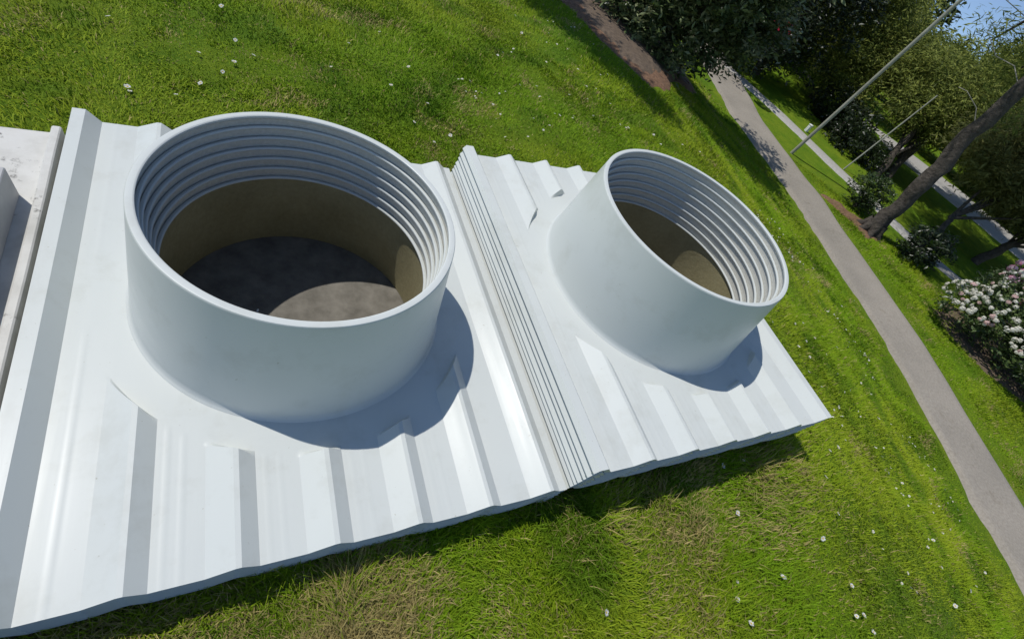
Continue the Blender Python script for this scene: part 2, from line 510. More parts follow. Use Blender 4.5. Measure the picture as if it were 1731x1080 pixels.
def stack(side, ox, z0, n, ds, dr, cx, cy, ri, ro, rb, h, floor_z, shift, base_label):
    """units nested one over the other; every unit = sheet + upstand"""
    smesh = None
    taper = .07
    ordn = ["Top", "Second", "Third", "Fourth", "Fifth", "Sixth", "Seventh", "Eighth"]
    r_hole = ro + taper * h + .004
    smesh = sheet_mesh("ribbed_sheet", side, cx - ox, cy, r_hole - .001, rb + .088, skirt=.0212 if side == 'left' else .0335)
    grp = "ribbed roof sheets nested in two stacks"
    for k in range(n):
        z = z0 - (ds * k if side == 'left' else [0, .033, .057, .088, .110, .132, .154, .176][k])
        dx = -shift * k + (0 if k == 0 else random.uniform(-.002, .002))
        dy = (.0006 if side == 'left' else .0012) * k
        root = empty("roof_upstand_sheet", (ox + dx, dy, z))
        if k == 0:
            tag(root, base_label, "roof sheet", grp)
        else:
            lab = f"{ordn[k]} white ribbed sheet down in the {side} stack, its rim nested inside the opening"
            if k == n - 1: lab = f"Lowest white ribbed sheet of the {side} stack, brown inside its upstand"
            tag(root, lab, "roof sheet", grp)
        s = bpy.data.objects.new("sheet", smesh)
        if not smesh.materials: smesh.materials.append(M_WHITE)
        col.objects.link(s); s.parent = root
        if k == 0:
            um = top_upstand("upstand", ri, ro, rb, h, taper)
            mats = [M_WHITE, M_INNER]
        else:
            hk = h - dr * k + (z0 - z)
            rk = ri - .0038 * k
            um = nested_upstand("upstand", rk, hk, taper, .0)
            mats = [M_WHITE, M_BROWN if k == n - 1 else M_INNER]
            if k == n - 1:
                um = nested_upstand("upstand", rk, hk, taper, floor_z - z)
        u_ = link("upstand", um, mats, root)
        u_.location = (cx - ox - dx, cy - dy, 0)

stack("left", 0.0, 0.0, 7, .0205, .0372, .1895, 1.1008, .3969, .4182, .4713, .3994, -.146, .001,
      "Top white ribbed sheet of the left stack, its wide round upstand nearest the viewer")
stack("right", 1.4500, .0990, 8, .0255, .0385, 1.6871, 1.0969, .4340, .4536, .5173, .3949, -.146, .002,
      "Top white ribbed sheet of the taller right stack, its round upstand nearer the path")

# boards under the openings and timber bearers carrying the right stack
def box(name, x0, x1, y0, y1, z0, z1, mat, parent=None, bev=.003):
    bm = bmesh.new()
    bmesh.ops.create_cube(bm, size=1)
    for v in bm.verts:
        v.co = Vector(((x0 + x1) / 2 + v.co.x * (x1 - x0), (y0 + y1) / 2 + v.co.y * (y1 - y0), (z0 + z1) / 2 + v.co.z * (z1 - z0)))
    bmesh.ops.bevel(bm, geom=bm.edges[:], offset=bev, segments=1, affect='EDGES')
    me = bpy.data.meshes.new(name); bm.to_mesh(me); bm.free()
    return link(name, me, mat, parent)
tag(box("ground_board", -.34, .72, .57, 1.63, -.172, -.1475, M_BOARD), "Dirty grey-brown board on the ground seen down through the left opening", "board")
tag(box("ground_board", 1.12, 2.25, .54, 1.66, -.172, -.1475, M_BOARD), "Dirty brown board on the ground seen down through the right opening", "board")
for yy, wd in ((.46, "nearer"), (1.70, "farther")):
    tag(box("timber_bearer", 1.02, 2.12, yy - .04, yy + .04, -.16, -.0950, M_TIMBER), f"Timber bearer in the shadow under the {wd} edge of the right stack", "timber", "bearers under the right stack")
bmc = bmesh.new()
bmesh.ops.create_icosphere(bmc, subdivisions=1, radius=1)
for v in bmc.verts: v.co = Vector((v.co.x * .020, v.co.y * .009, v.co.z * .004)) * random.uniform(.85, 1.15)
mec = bpy.data.meshes.new("paint_flake"); bmc.to_mesh(mec); bmc.free()
for fx, fy, fr, fs, lab in ((.340, .895, -.9, 1.0, "Small white flake lying on the sunlit board inside the left opening"),
                            (.215, .820, .4, .5, "Tiny pale chip near the front wall on the sunlit board, left opening"),
                            (.060, 1.14, 1.2, .45, "Tiny pale crumb on the shaded board, left opening, farther from the viewer"),
                            (.075, 1.00, 2.2, .5, "Tiny pale crumb on the shaded board, left opening, nearer the viewer")):
    ch = bpy.data.objects.new("paint_flake", mec); col.objects.link(ch)
    if not mec.materials: mec.materials.append(M_CHIP)
    ch.location = (fx, fy, -.1450); ch.rotation_euler = (0, 0, fr); ch.scale = (fs, fs, fs)
    tag(ch, lab, "flake", "pale crumbs on the board")

# weathered sheet at the left edge with its box upstand
ow = empty("weathered_sheet", (-.9, 1.0, 0))
tag(ow, "Weathered cream sheet with dirt specks, left of the white stacks at the picture's edge", "roof sheet")
px = [(-1.7, 0), (-.60, 0), (-.535, .0), (-.528, .002), (-.521, .026), (-.516, .029), (-.500, .029), (-.496, .026), (-.490, -.05), (-.489, -.148)]
yv = np.linspace(-.15, 1.79, 60)
V = []; 
for y in yv:
    for x, z in px: V.append((x + .9 + (vnoise(y, x, 4, 11) - .5) * .004, y - 1.0, z + (vnoise(x, y, 3, 8) - .5) * .006))
k = len(px)
F = [(i * k + j, (i + 1) * k + j, (i + 1) * k + j + 1, i * k + j + 1)[::-1] for i in range(len(yv) - 1) for j in range(k - 1)]
b0 = len(V)
for j in range(k): V.append((V[(len(yv) - 1) * k + j][0], V[(len(yv) - 1) * k + j][1] + .002, -.15))
F += [((len(yv) - 1) * k + j, (len(yv) - 1) * k + j + 1, b0 + j + 1, b0 + j) for j in range(k - 1)]
link("sheet", mesh_np("sheet", V, np.array(F), smooth=True, sharp=25), M_OLD, ow)
def curb():
    bm = bmesh.new()
    x1, y1, y0, x0, h, t = -.567, 1.48, -.1, -1.35, .105, .022
    r = lambda x, y, z: bm.verts.new((x + .9, y - 1.0, z))
    o0 = [r(x1 + .004, y0, .001), r(x1 + .004, y1 + .004, .001), r(x0, y1 + .004, .001), r(x0, y0, .001)]
    o1 = [r(x1, y0, h), r(x1, y1, h), r(x0, y1, h), r(x0, y0, h)]
    i1 = [r(x1 - t, y0 + t, h), r(x1 - t, y1 - t, h), r(x0 + t, y1 - t, h), r(x0 + t, y0 + t, h)]
    i0 = [r(x1 - t, y0 + t, .004), r(x1 - t, y1 - t, .004), r(x0 + t, y1 - t, .004), r(x0 + t, y0 + t, .004)]
    for a, b in ((o0, o1), (o1, i1), (i1, i0)):
        for q in range(4): bm.faces.new((a[q], a[(q + 1) % 4], b[(q + 1) % 4], b[q]))
    bmesh.ops.recalc_face_normals(bm, faces=bm.faces[:])
    bmesh.ops.bevel(bm, geom=[e for e in bm.edges], offset=.0025, segments=1, affect='EDGES')
    me = bpy.data.meshes.new("box_upstand"); bm.to_mesh(me); bm.free(); return me
link("box_upstand", curb(), M_OLDWALL, ow)

# ------------------------------------------------------------------ grass blades
def in_poly(x, y, poly):
    c = np.zeros(len(x), bool); n = len(poly)
    for i in range(n):
        x1, y1 = poly[i]; x2, y2 = poly[(i + 1) % n]
        s = ((y1 > y) != (y2 > y)) & (x < (x2 - x1) * (y - y1) / (y2 - y1 + 1e-12) + x1)
        c ^= s
    return c

def project(P):
    v = (P - CAM) @ CR
    z = -v[:, 2]
    return v[:, 0] / np.maximum(z, 1e-3) * 817.5, -v[:, 1] / np.maximum(z, 1e-3) * 817.5, z

def blades():
    N = 3500000
    # density falls with distance
    r = .02 + (rng.random(N) ** .80) * 9.6
    a = rng.random(N) * 2 * np.pi
    x = r * np.cos(a); y = r * np.sin(a)
    z = gzz(x, y)
    u_, v_, d_ = project(np.stack([x, y, z], -1))
    keep = (d_ > .1) & (np.abs(u_) < 865 * 1.22) & (np.abs(v_) < 540 * 1.28)
    dd = x - xp(y)
    keep &= ~((dd > -.03) & (dd < .91 + .25 * np.clip((y - 5) / 3, 0, 1)))
    keep &= ~in_poly(x, y, BED)
    keep &= ~((x > -.46) & (x < 2.25) & (y > .40) & (y < 1.86))
    keep &= ~((x > -1.7) & (x < -.48) & (y < 1.78) & (y > -.15))
    # thin and patchy
    dens = .55 + .75 * vnoise(x, y, 3.1, 21) + .3 * vnoise(x, y, 11, 22) - .2
    keep &= rng.random(N) < dens
    x, y, z, r = x[keep], y[keep], z[keep], r[keep]
    n = len(x)
    tall = vnoise(x, y, 2.3, 23); clump = vnoise(x, y, 7.5, 24)
    L = (.011 + .020 * rng.random(n) ** 1.8) * (.55 + .8 * tall + .5 * (clump > .66)) * (1 + .04 * r)
    # longer, unmown grass hard against the sheets
    dpath = np.minimum(np.abs(x - xp(y)), np.abs(x - xp(y) - .9)); L *= .45 + .55 * np.clip(dpath / .35, 0, 1)
    e = np.maximum(np.maximum(-.6 - x, x - 2.36), np.maximum(.27 - y, y - 1.88))
    L *= 1 + .8 * np.clip(1 - e / .35, 0, 1)
    L *= 1 + .7 * np.clip(1.2 - np.hypot(x - .8, y + .2) / 1.6, 0, 1) * (.4 + clump)
    W = (.0008 + .0008 * rng.random(n)) * (1 + .26 * r)
    th = rng.random(n) * 2 * np.pi
    comb = (vnoise(x, y, 1.9, 25) - .5) * 8
    th = np.where(rng.random(n) < .6, comb + rng.normal(0, .8, n), th)
    lean = np.clip(rng.normal(.85, .38, n), .05, 1.5)
    dx, dy = np.cos(th), np.sin(th)
    sx, sy = -dy, dx
    p0 = np.stack([x, y, z - .004], -1)
    h1 = np.stack([dx * np.sin(lean * .6), dy * np.sin(lean * .6), np.cos(lean * .6)], -1) * (L * .55)[:, None]
    h2 = np.stack([dx * np.sin(np.minimum(lean * 1.35, 1.75)), dy * np.sin(np.minimum(lean * 1.35, 1.75)), np.cos(np.minimum(lean * 1.35, 1.75))], -1) * (L * .55)[:, None]
    sd = np.stack([sx, sy, np.zeros(n)], -1) * W[:, None]
    V = np.stack([p0 - sd, p0 + sd, p0 + h1 + sd * .8, p0 + h1 - sd * .8, p0 + h1 + h2], 1).reshape(-1, 3)
    b = np.arange(n) * 5
    Q = np.stack([b, b + 1, b + 2, b + 3], -1); T = np.stack([b + 3, b + 2, b + 4], -1)
    # colours: fresh, yellow-green, straw
    g1 = np.array([.180, .315, .010]); g2 = np.array([.295, .37, .020]); g3 = np.array([.46, .38, .15]); g4 = np.array([.08, .18, .010])
    m_y = np.clip(vnoise(x, y, 1.5, 26) * 1.3 - .2 + .35 * np.clip(1.2 - np.hypot(x - .8, y + .1) / 1.5, 0, 1) + rng.normal(0, .22, n), 0, 1)
    c = g1 * (1 - m_y)[:, None] + g2 * m_y[:, None]
    dk = np.clip((vnoise(x, y, 3.7, 27) - .62) * 5, 0, 1) * .7
    c = c * (1 - dk)[:, None] + g4 * dk[:, None]
    dry = vnoise(x, y, 2.6, 28) * .6 + vnoise(x, y, 9, 29) * .4
    near = np.clip(1.25 - np.abs(y + .05) / .8, 0, 1) * np.clip((2.6 - x) / .9, 0, 1)            # worn ground in front of the sheets
    pd = .04 + .5 * np.clip((dry - .66) * 6, 0, 1) + .55 * near * np.clip((dry - .36) * 4, 0, 1)
    isd = rng.random(n) < pd
    c[isd] = g3 * (.55 + .65 * rng.random(isd.sum()))[:, None]
    c *= (.85 + .5 * rng.random(n))[:, None]
    C4 = np.column_stack([c, np.ones(n)])
    me = mesh_np("grass_blades", V, [Q, T], colors=np.repeat(C4, 5, 0))
    print("blades", n)
    return me
tag(link("grass_blades", blades(), M_GRASS), kind="stuff")

# ------------------------------------------------------------------ daisies
def daisy_mesh(seed):
    r_ = np.random.default_rng(seed)
    V = []; F = []; C = []
    npet = 13
    for k in range(npet):
        a = 2 * np.pi * k / npet + r_.normal(0, .06)
        l = .0135 * r_.uniform(.85, 1.1); w_ = .0034; up = r_.uniform(.0, .005)
        d = np.array([np.cos(a), np.sin(a)]); s = np.array([-d[1], d[0]])
        b = len(V)
        for t, ww, zz in ((.25, .5, 0), (.75, 1.0, up), (1.0, .35, up * .8)):
            V += [(*(d * l * t - s * w_ * ww), zz), (*(d * l * t + s * w_ * ww), zz)]
            C += [(.78, .78, .74, 1)] * 2
        F += [(b, b + 1, b + 3, b + 2), (b + 2, b + 3, b + 5, b + 4)]
    b = len(V)
    V.append((0, 0, .004)); C.append((.75, .5, .05, 1))
    for k in range(8):
        a = 2 * np.pi * k / 8
        V.append((.0045 * np.cos(a), .0045 * np.sin(a), .0012)); C.append((.7, .45, .04, 1))
    T = [(b, b + 1 + k, b + 1 + (k + 1) % 8) for k in range(8)]
    # stalk
    b = len(V)
    for zz in (0, -.035):
        for k in range(4):
            a = np.pi / 2 * k
            V.append((.0009 * np.cos(a), .0009 * np.sin(a), zz)); C.append((.1, .2, .03, 1))
    F += [(b + k, b + (k + 1) % 4, b + 4 + (k + 1) % 4, b + 4 + k) for k in range(4)]
    return mesh_np("daisy", V, [np.array(F), np.array(T)], colors=C)
dm = [daisy_mesh(s) for s in range(3)]
for m_ in dm: m_.materials.append(M_PETAL)
def add_daisy(x, y, s):
    o = bpy.data.objects.new("daisy", random.choice(dm))
    o.location = (x, y, float(gzz(x, y)) + .022)
    o.rotation_euler = (random.gauss(0, .3), random.gauss(0, .3), random.uniform(0, 6.3))
    o.scale = (s, s, s)
    col.objects.link(o)
    tag(o, "Small white daisy flower standing in the lawn grass", "daisy", "white daisies in the lawn")
DAISIES = [(2.10, -0.43), (1.55, -0.29), (1.58, -0.16), (1.54, -0.21), (1.82, -0.21), (1.76, 0.05), (2.39, -0.09), (2.17, -0.15), (3.84, -0.45), (4.23, -0.47), (4.10, -0.80), (3.45, -0.73), (2.84, -0.52), (3.63, -0.57), (4.91, -0.86), (4.36, -0.83), (2.15, -0.50), (2.15, -0.44), (1.09, 0.11), (0.99, -0.09), (1.82, 0.24), (1.96, 0.24), (2.18, -0.34), (3.30, 1.01), (3.52, 1.05), (3.36, 0.89), (3.10, 0.82), (3.64, 0.95), (3.92, 1.00), (3.72, 0.83), (3.23, 0.76), (2.90, 0.98), (3.25, 0.42), (3.20, 0.36), (3.83, 0.56), (2.83, 0.19), (2.67, 0.18), (2.47, 0.07), (4.33, 0.64), (4.46, 0.55), (4.24, 0.35), (5.85, 1.65), (6.44, 1.79), (4.97, 1.65), (4.74, 1.37), (5.08, 1.23), (4.20, 0.94), (3.20, 1.33), (4.73, 1.99), (5.22, 2.19), (5.05, 2.03), (4.81, 2.10), (5.63, 2.11), (4.57, 0.30), (4.77, 0.20), (3.63, 0.15), (3.59, -0.01), (0.90, 2.43), (0.98, 2.27), (1.10, 2.36), (1.49, 2.44), (2.08, 2.84), (2.02, 3.19), (2.32, 3.18), (2.44, 2.94), (2.77, 2.88), (3.02, 2.85), (2.21, 4.06), (2.28, 3.62), (2.60, 3.40), (2.74, 2.87), (1.79, 3.51), (1.36, 3.03), (3.03, 2.85), (2.75, 3.20), (2.64, 3.68), (2.57, 4.04), (2.27, 4.40), (3.34, 2.80), (3.60, 2.81), (-0.03, 3.22), (0.03, 2.89), (-0.49, 2.86), (-0.13, 2.70), (-0.38, 2.32), (-0.37, 2.29), (0.11, 2.78), (0.02, 2.68), (-0.03, 2.57), (-0.21, 2.32), (-0.12, 2.44), (0.87, 3.40), (0.64, 3.15), (0.99, 3.03), (0.83, 2.77), (1.03, 2.65), (0.50, 2.83)]
for x, y in DAISIES: add_daisy(x, y, random.uniform(.6, .95))
RD = np.random.default_rng(91)
for k in range(34):                                # clusters on the bank right of the sheets and behind them
    cx_, cy_ = (RD.uniform(2.6, 5.6), RD.uniform(-.6, 2.6)) if k < 25 else (RD.uniform(1.2, 3.3), RD.uniform(2.2, 4.6))
    if k < 25: cx_ = min(cx_, float(xp(cy_)) - .25)
    for q in range(RD.integers(3, 8)):
        add_daisy(cx_ + RD.normal(0, .14), cy_ + RD.normal(0, .14), RD.uniform(.38, .7))

# ------------------------------------------------------------------ trees and shrubs
def tube(pts, radii, seg=8, jitter=0.0):
    pts = np.array(pts, float); V = []; n = len(pts)
    t = np.gradient(pts, axis=0); t /= np.linalg.norm(t, axis=1)[:, None] + 1e-9
    up = np.array([.3, .9, .2])
    for i in range(n):
        a = np.cross(t[i], up); a /= np.linalg.norm(a) + 1e-9; b = np.cross(t[i], a)
        for k in range(seg):
            an = 2 * np.pi * k / seg
            rr = radii[i] * (1 + jitter * (rng.random() - .5))
            V.append(pts[i] + (a * np.cos(an) + b * np.sin(an)) * rr)
    F = [(i * seg + k, i * seg + (k + 1) % seg, (i + 1) * seg + (k + 1) % seg, (i + 1) * seg + k) for i in range(n - 1) for k in range(seg)]
    return np.array(V), np.array(F)

def join(parts):
    V = []; F = []; o = 0
    for v, f in parts:
        V.append(v); F.append(f + o); o += len(v)
    return np.vstack(V), np.vstack(F)

def leaves(lobes, n, size, asp, cols, droop=0.0, clump=.16, nper=26, fold=.25, shell=.55, sunlit=.0, seed=0, flat=.5):
    """leaf quads gathered in clumps through the lobes' volume"""
    R_ = np.random.default_rng(seed)
    vols = np.array([l[3] * l[4] * l[5] for l in lobes]) ** .75; vols /= vols.sum()
    nc = max(4, n // nper)
    li = R_.choice(len(lobes), nc, p=vols)
    Lb = np.array(lobes)[li]
    d = R_.normal(size=(nc, 3)); d /= np.linalg.norm(d, axis=1)[:, None]
    rad = shell + (1 - shell) * R_.random(nc) ** .6
    rad *= .85 + .35 * R_.random(nc)
    cc = Lb[:, :3] + d * Lb[:, 3:6] * rad[:, None]
    out_c = d
    ci = R_.integers(0, nc, n)
    cr = clump * (0.6 + .8 * R_.random(nc))
    P = cc[ci] + R_.normal(size=(n, 3)) * (cr[ci] * np.array([1, 1, .6])[:, None]).T * .6
    ld = R_.normal(size=(n, 3)) + out_c[ci] * .9
    ld[:, 2] = ld[:, 2] * flat - droop
    ld /= np.linalg.norm(ld, axis=1)[:, None]
    nn = R_.normal(size=(n, 3)); nn[:, 2] = np.abs(nn[:, 2]) + .8
    sd = np.cross(ld, nn); sd /= np.linalg.norm(sd, axis=1)[:, None] + 1e-9
    nn = np.cross(sd, ld)
    s = size * (.65 + .7 * R_.random(n))
    L = ld * s[:, None]; S_ = sd * (s * asp * .5)[:, None]
    up = nn * (s * asp * fold * .5)[:, None]
    V = np.stack([P - L * .5, P + S_ + up, P + L * .5, P - S_ + up], 1).reshape(-1, 3)
    b = np.arange(n) * 4
    T = np.concatenate([np.stack([b, b + 1, b + 2], -1), np.stack([b, b + 2, b + 3], -1)])
    cols = np.array(cols)
    cm = R_.random(nc)[ci]
    t = np.clip(cm * .7 + R_.random(n) * .4, 0, 1)
    k = t * (len(cols) - 1); k0 = np.minimum(k.astype(int), len(cols) - 2); fk = (k - k0)[:, None]
    c = cols[k0] * (1 - fk) + cols[k0 + 1] * fk
    c *= (.75 + .5 * R_.random(n))[:, None]
    C4 = np.repeat(np.column_stack([c, np.ones(n)]), 4, 0)
    return V, T, C4

def plant(name, label, cat, base, lobes, n, size, asp, cols, stems, mat=None, group=None, trunk_r=.1, **kw):
    base = np.array(base, float)
    root = empty(name, tuple(base))
    tag(root, label, cat, group)
    V, T, C4 = leaves(lobes, n, size, asp, cols, **kw)
    link("crown", mesh_np("crown", V - base, T, colors=C4), mat or M_LEAF, root)
    parts = []
    for pts, r0, r1 in stems:
        pts = np.array(pts, float)
        t = np.linspace(0, len(pts) - 1, max(5, 4 * len(pts)))
        P = np.stack([np.interp(t, range(len(pts)), pts[:, i]) for i in range(3)], -1)
        P[1:-1] += rng.normal(0, .02, P[1:-1].shape) * min(1, r0 * 8)
        parts.append(tube(P, np.linspace(r0, r1, len(P)), 9, .25))
    # limbs reaching into the lobes
    top = np.array(stems[0][0][-1], float)
    for l in lobes[:14]:
        s0 = np.array(stems[0][0][0]) * .45 + top * .55 if len(stems[0][0]) < 3 else np.array(stems[0][0][-2], float)
        e = np.array(l[:3]) + rng.normal(0, .1, 3) * np.array(l[3:6])
        mid = (s0 + e) / 2 + rng.normal(0, .08, 3)
        parts.append(tube([s0, mid, e], [trunk_r * .4, trunk_r * .25, trunk_r * .08], 6, .2))
    Vt, Ft = join(parts)
    link("trunk", mesh_np("trunk", Vt - base, Ft, smooth=True), M_BARK, root)
    return root

RH = [(.016, .033, .009), (.05, .08, .024), (.12, .155, .055), (.27, .29, .16)]
CON = [(.05, .07, .018), (.14, .18, .04), (.25, .29, .06), (.38, .41, .10)]
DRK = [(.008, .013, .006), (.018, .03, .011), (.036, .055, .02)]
BRN = [(.09, .10, .03), (.19, .20, .065), (.29, .295, .11)]

plant("rhododendron_shrub", "Big dark-leaved rhododendron shrub overhanging the mulch bed and the path junction", "shrub",
      (5.1, 5.6, gzz(5.1, 5.6)),
      [(6.2, 5.9, 1.6, .45, .4, .28), (6.0, 6.4, 1.6, .45, .4, .28), (4.3, 4.6, 1.15, .55, .35, .3), (4.9, 4.65, 1.2, .6, .35, .32), (5.5, 4.85, 1.2, .55, .35, .32), (5.85, 5.05, 1.25, .42, .3, .26), (4.6, 5.35, 1.0, .7, .5, .5), (5.5, 5.45, 1.1, .8, .5, .5), (4.55, 4.75, .65, .5, .36, .42), (5.25, 4.75, .5, .55, .36, .42), (5.55, 4.85, .5, .4, .3, .36), (4.05, 5.25, .05, .40, .40, .42), (4.5, 5.0, .0, .45, .42, .40), (5.2, 5.15, .05, .5, .45, .42), (5.75, 5.25, .2, .45, .45, .42), (4.35, 5.6, .25, .55, .55, .55), (5.0, 5.6, .30, .7, .7, .65), (5.7, 5.55, .45, .75, .7, .6), (5.65, 5.7, .5, .4, .45, .45), (5.2, 6.1, 1.2, .95, .9, .8), (5.2, 6.3, 1.3, .7, .7, .7), (4.5, 6.0, .8, .7, .7, .6)],  # high leading lobes, out of view, are added to shade bank and path
      58000, .085, .36, RH, [([(5.1, 5.6, -.55), (5.15, 5.6, .1), (5.3, 5.8, .8)], .09, .04), ([(5.15, 5.55, -.5), (4.8, 5.5, .0), (4.5, 5.5, .4)], .05, .02), ([(5.2, 5.55, -.5), (5.6, 5.4, .0), (6.1, 5.4, .5)], .05, .02)],
      trunk_r=.07, seed=1, clump=.15)

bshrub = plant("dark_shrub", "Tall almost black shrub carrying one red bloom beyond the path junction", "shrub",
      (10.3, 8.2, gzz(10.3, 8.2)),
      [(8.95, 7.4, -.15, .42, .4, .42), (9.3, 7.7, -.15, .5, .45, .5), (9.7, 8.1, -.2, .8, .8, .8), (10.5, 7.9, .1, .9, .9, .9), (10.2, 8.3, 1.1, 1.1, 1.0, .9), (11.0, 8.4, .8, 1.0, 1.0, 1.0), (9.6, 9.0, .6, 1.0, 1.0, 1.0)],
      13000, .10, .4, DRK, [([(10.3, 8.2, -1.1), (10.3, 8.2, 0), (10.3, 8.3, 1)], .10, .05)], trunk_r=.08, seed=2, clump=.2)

def truss_mesh(name, cols, seed, r=.055):
    """a dome of small petals"""
    R_ = np.random.default_rng(seed); V = []; F = []; C = []
    for k in range(30):
        d = R_.normal(size=3); d[2] = abs(d[2]) * .8 + .1; d /= np.linalg.norm(d)
        p = d * r * R_.uniform(.7, 1)
        a = np.cross(d, R_.normal(size=3)); a /= np.linalg.norm(a); b = np.cross(d, a)
        q = len(V); s = r * .42
        for u_, v_ in ((-1, 0), (0, -1), (1, 0), (0, 1)):
            V.append(p + a * u_ * s + b * v_ * s + d * .15 * s * (u_ != 0))
        F.append((q, q + 1, q + 2, q + 3))
        c = np.array(cols[R_.integers(len(cols))]) * R_.uniform(.85, 1.1)
        C += [(*c, 1)] * 4
    me = mesh_np(name, V, np.array(F), colors=C); me.materials.append(M_PETAL); return me

red = truss_mesh("bloom", [(.75, .02, .08), (.85, .05, .14)], 5, .19)
o = bpy.data.objects.new("bloom", red); o.location = Vector((8.6, 7.03, .04)) - bshrub.location; o.parent = bshrub; col.objects.link(o)
o["label"] = "single red bloom"

wr = plant("flowering_shrub", "Rounded rhododendron covered in white blooms beside the footpath", "shrub",
      (8.8, .7, gzz(8.8, .7)),
      [(8.24, 1.41, -0.72, 0.334, 0.334, 0.264), (8.57, 1.09, -0.62, 0.445, 0.445, 0.352), (8.57, 0.59, -0.66, 0.445, 0.445, 0.352), (9.02, 1.19, -0.48, 0.482, 0.482, 0.37), (9.12, 0.64, -0.52, 0.464, 0.464, 0.37), (8.77, 0.09, -0.72, 0.417, 0.417, 0.308)],
      9000, .075, .38, [(.03, .055, .014), (.07, .11, .03), (.14, .19, .06)], [([(8.8, .7, -1.1), (8.85, .7, -.85), (8.85, .75, -.6)], .06, .03)], trunk_r=.05, seed=3, clump=.11)
WT = [truss_mesh("bloom", [(.72, .70, .60), (.78, .76, .68), (.70, .66, .55)], 10 + i, .05) for i in range(3)]
WP = truss_mesh("bloom", [(.75, .55, .50), (.72, .50, .47)], 20, .05)
lob = [(8.24, 1.41, -0.72, 0.334, 0.334, 0.264), (8.57, 1.09, -0.62, 0.445, 0.445, 0.352), (8.57, 0.59, -0.66, 0.445, 0.445, 0.352), (9.02, 1.19, -0.48, 0.482, 0.482, 0.37), (9.12, 0.64, -0.52, 0.464, 0.464, 0.37), (8.77, 0.09, -0.72, 0.417, 0.417, 0.308)]
R3 = np.random.default_rng(33)
for k in range(520):
    l = lob[R3.integers(len(lob))]
    d = R3.normal(size=3); d[2] = abs(d[2]) * 1.0 + .05; d[0] -= .5; d /= np.linalg.norm(d)
    p = np.array(l[:3]) + d * np.array(l[3:6]) * 1.08
    if any((((p - np.array(q[:3])) / (np.array(q[3:6]) * .97)) ** 2).sum() < 1 for q in lob): continue
    o = bpy.data.objects.new("bloom", WP if R3.random() < .13 else WT[k % 3])
    o.location = Vector(p) - wr.location; o.parent = wr
    o.rotation_euler = Vector(d).to_track_quat('Z', 'Y').to_euler(); s = R3.uniform(.38, .75); o.scale = (s, s, s)
    col.objects.link(o)
pk = plant("flowering_shrub", "Pink-flowered rhododendron showing behind the white-flowered one at the picture's right edge", "shrub",
      (10.25, 1.55, gzz(10.25, 1.55)),
      [(9.95, 1.55, -.58, .42, .42, .36), (10.4, 1.2, -.56, .5, .5, .38)], 3000, .075, .38, RH, [([(10.25, 1.55, -1.1), (10.25, 1.5, -.8), (10.3, 1.45, -.5)], .05, .03)], trunk_r=.04, seed=4, clump=.1)
PKM = truss_mesh("bloom", [(.78, .34, .46), (.80, .45, .55), (.82, .60, .64)], 30, .06)
for k in range(46):
    l = [(9.95, 1.55, -.58, .42, .42, .36), (10.4, 1.2, -.56, .5, .5, .38)][k % 2]
    d = R3.normal(size=3); d[2] = abs(d[2]) + .1; d[0] -= .5; d /= np.linalg.norm(d)
    o = bpy.data.objects.new("bloom", PKM)
    o.location = Vector(np.array(l[:3]) + d * np.array(l[3:6]) * 1.06) - pk.location; o.parent = pk
    o.rotation_euler = Vector(d).to_track_quat('Z', 'Y').to_euler(); col.objects.link(o)

plant("round_shrub", "Small round green shrub on the lawn, path side of the leaning pine trunk", "shrub",
      (8.95, 3.75, gzz(8.95, 3.75)), [(8.9, 3.75, -.80, .30, .30, .26), (9.15, 3.8, -.76, .28, .28, .26)], 2600, .06, .4, [(.018, .036, .008), (.04, .07, .016), (.08, .11, .03)],
      [([(8.95, 3.75, -1.1), (9.0, 3.75, -.95), (9.0, 3.75, -.8)], .03, .02)], trunk_r=.03, seed=5, clump=.08)
plant("round_shrub", "Small dark shrub right of the leaning pine trunk, in front of the side path", "shrub",
      (9.15, 2.65, gzz(9.15, 2.65)), [(9.05, 2.65, -.82, .30, .30, .26), (9.3, 2.6, -.8, .3, .3, .26)], 2600, .06, .4, DRK + [(.05, .07, .03)],
      [([(9.15, 2.65, -1.1), (9.15, 2.65, -.95), (9.2, 2.65, -.8)], .03, .02)], trunk_r=.03, seed=6, clump=.08)

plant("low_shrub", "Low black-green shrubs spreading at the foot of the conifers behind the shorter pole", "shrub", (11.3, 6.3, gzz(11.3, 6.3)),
      [(10.95, 5.75, -.85, .45, .45, .34), (11.3, 6.3, -.78, .55, .5, .42), (11.6, 6.9, -.75, .55, .5, .42), (11.3, 5.4, -.88, .4, .4, .3)], 7000, .08, .4, DRK, [([(11.3, 6.3, -1.15), (11.3, 6.3, -1.0), (11.35, 6.3, -.8)], .05, .03)], trunk_r=.04, seed=62, clump=.12)
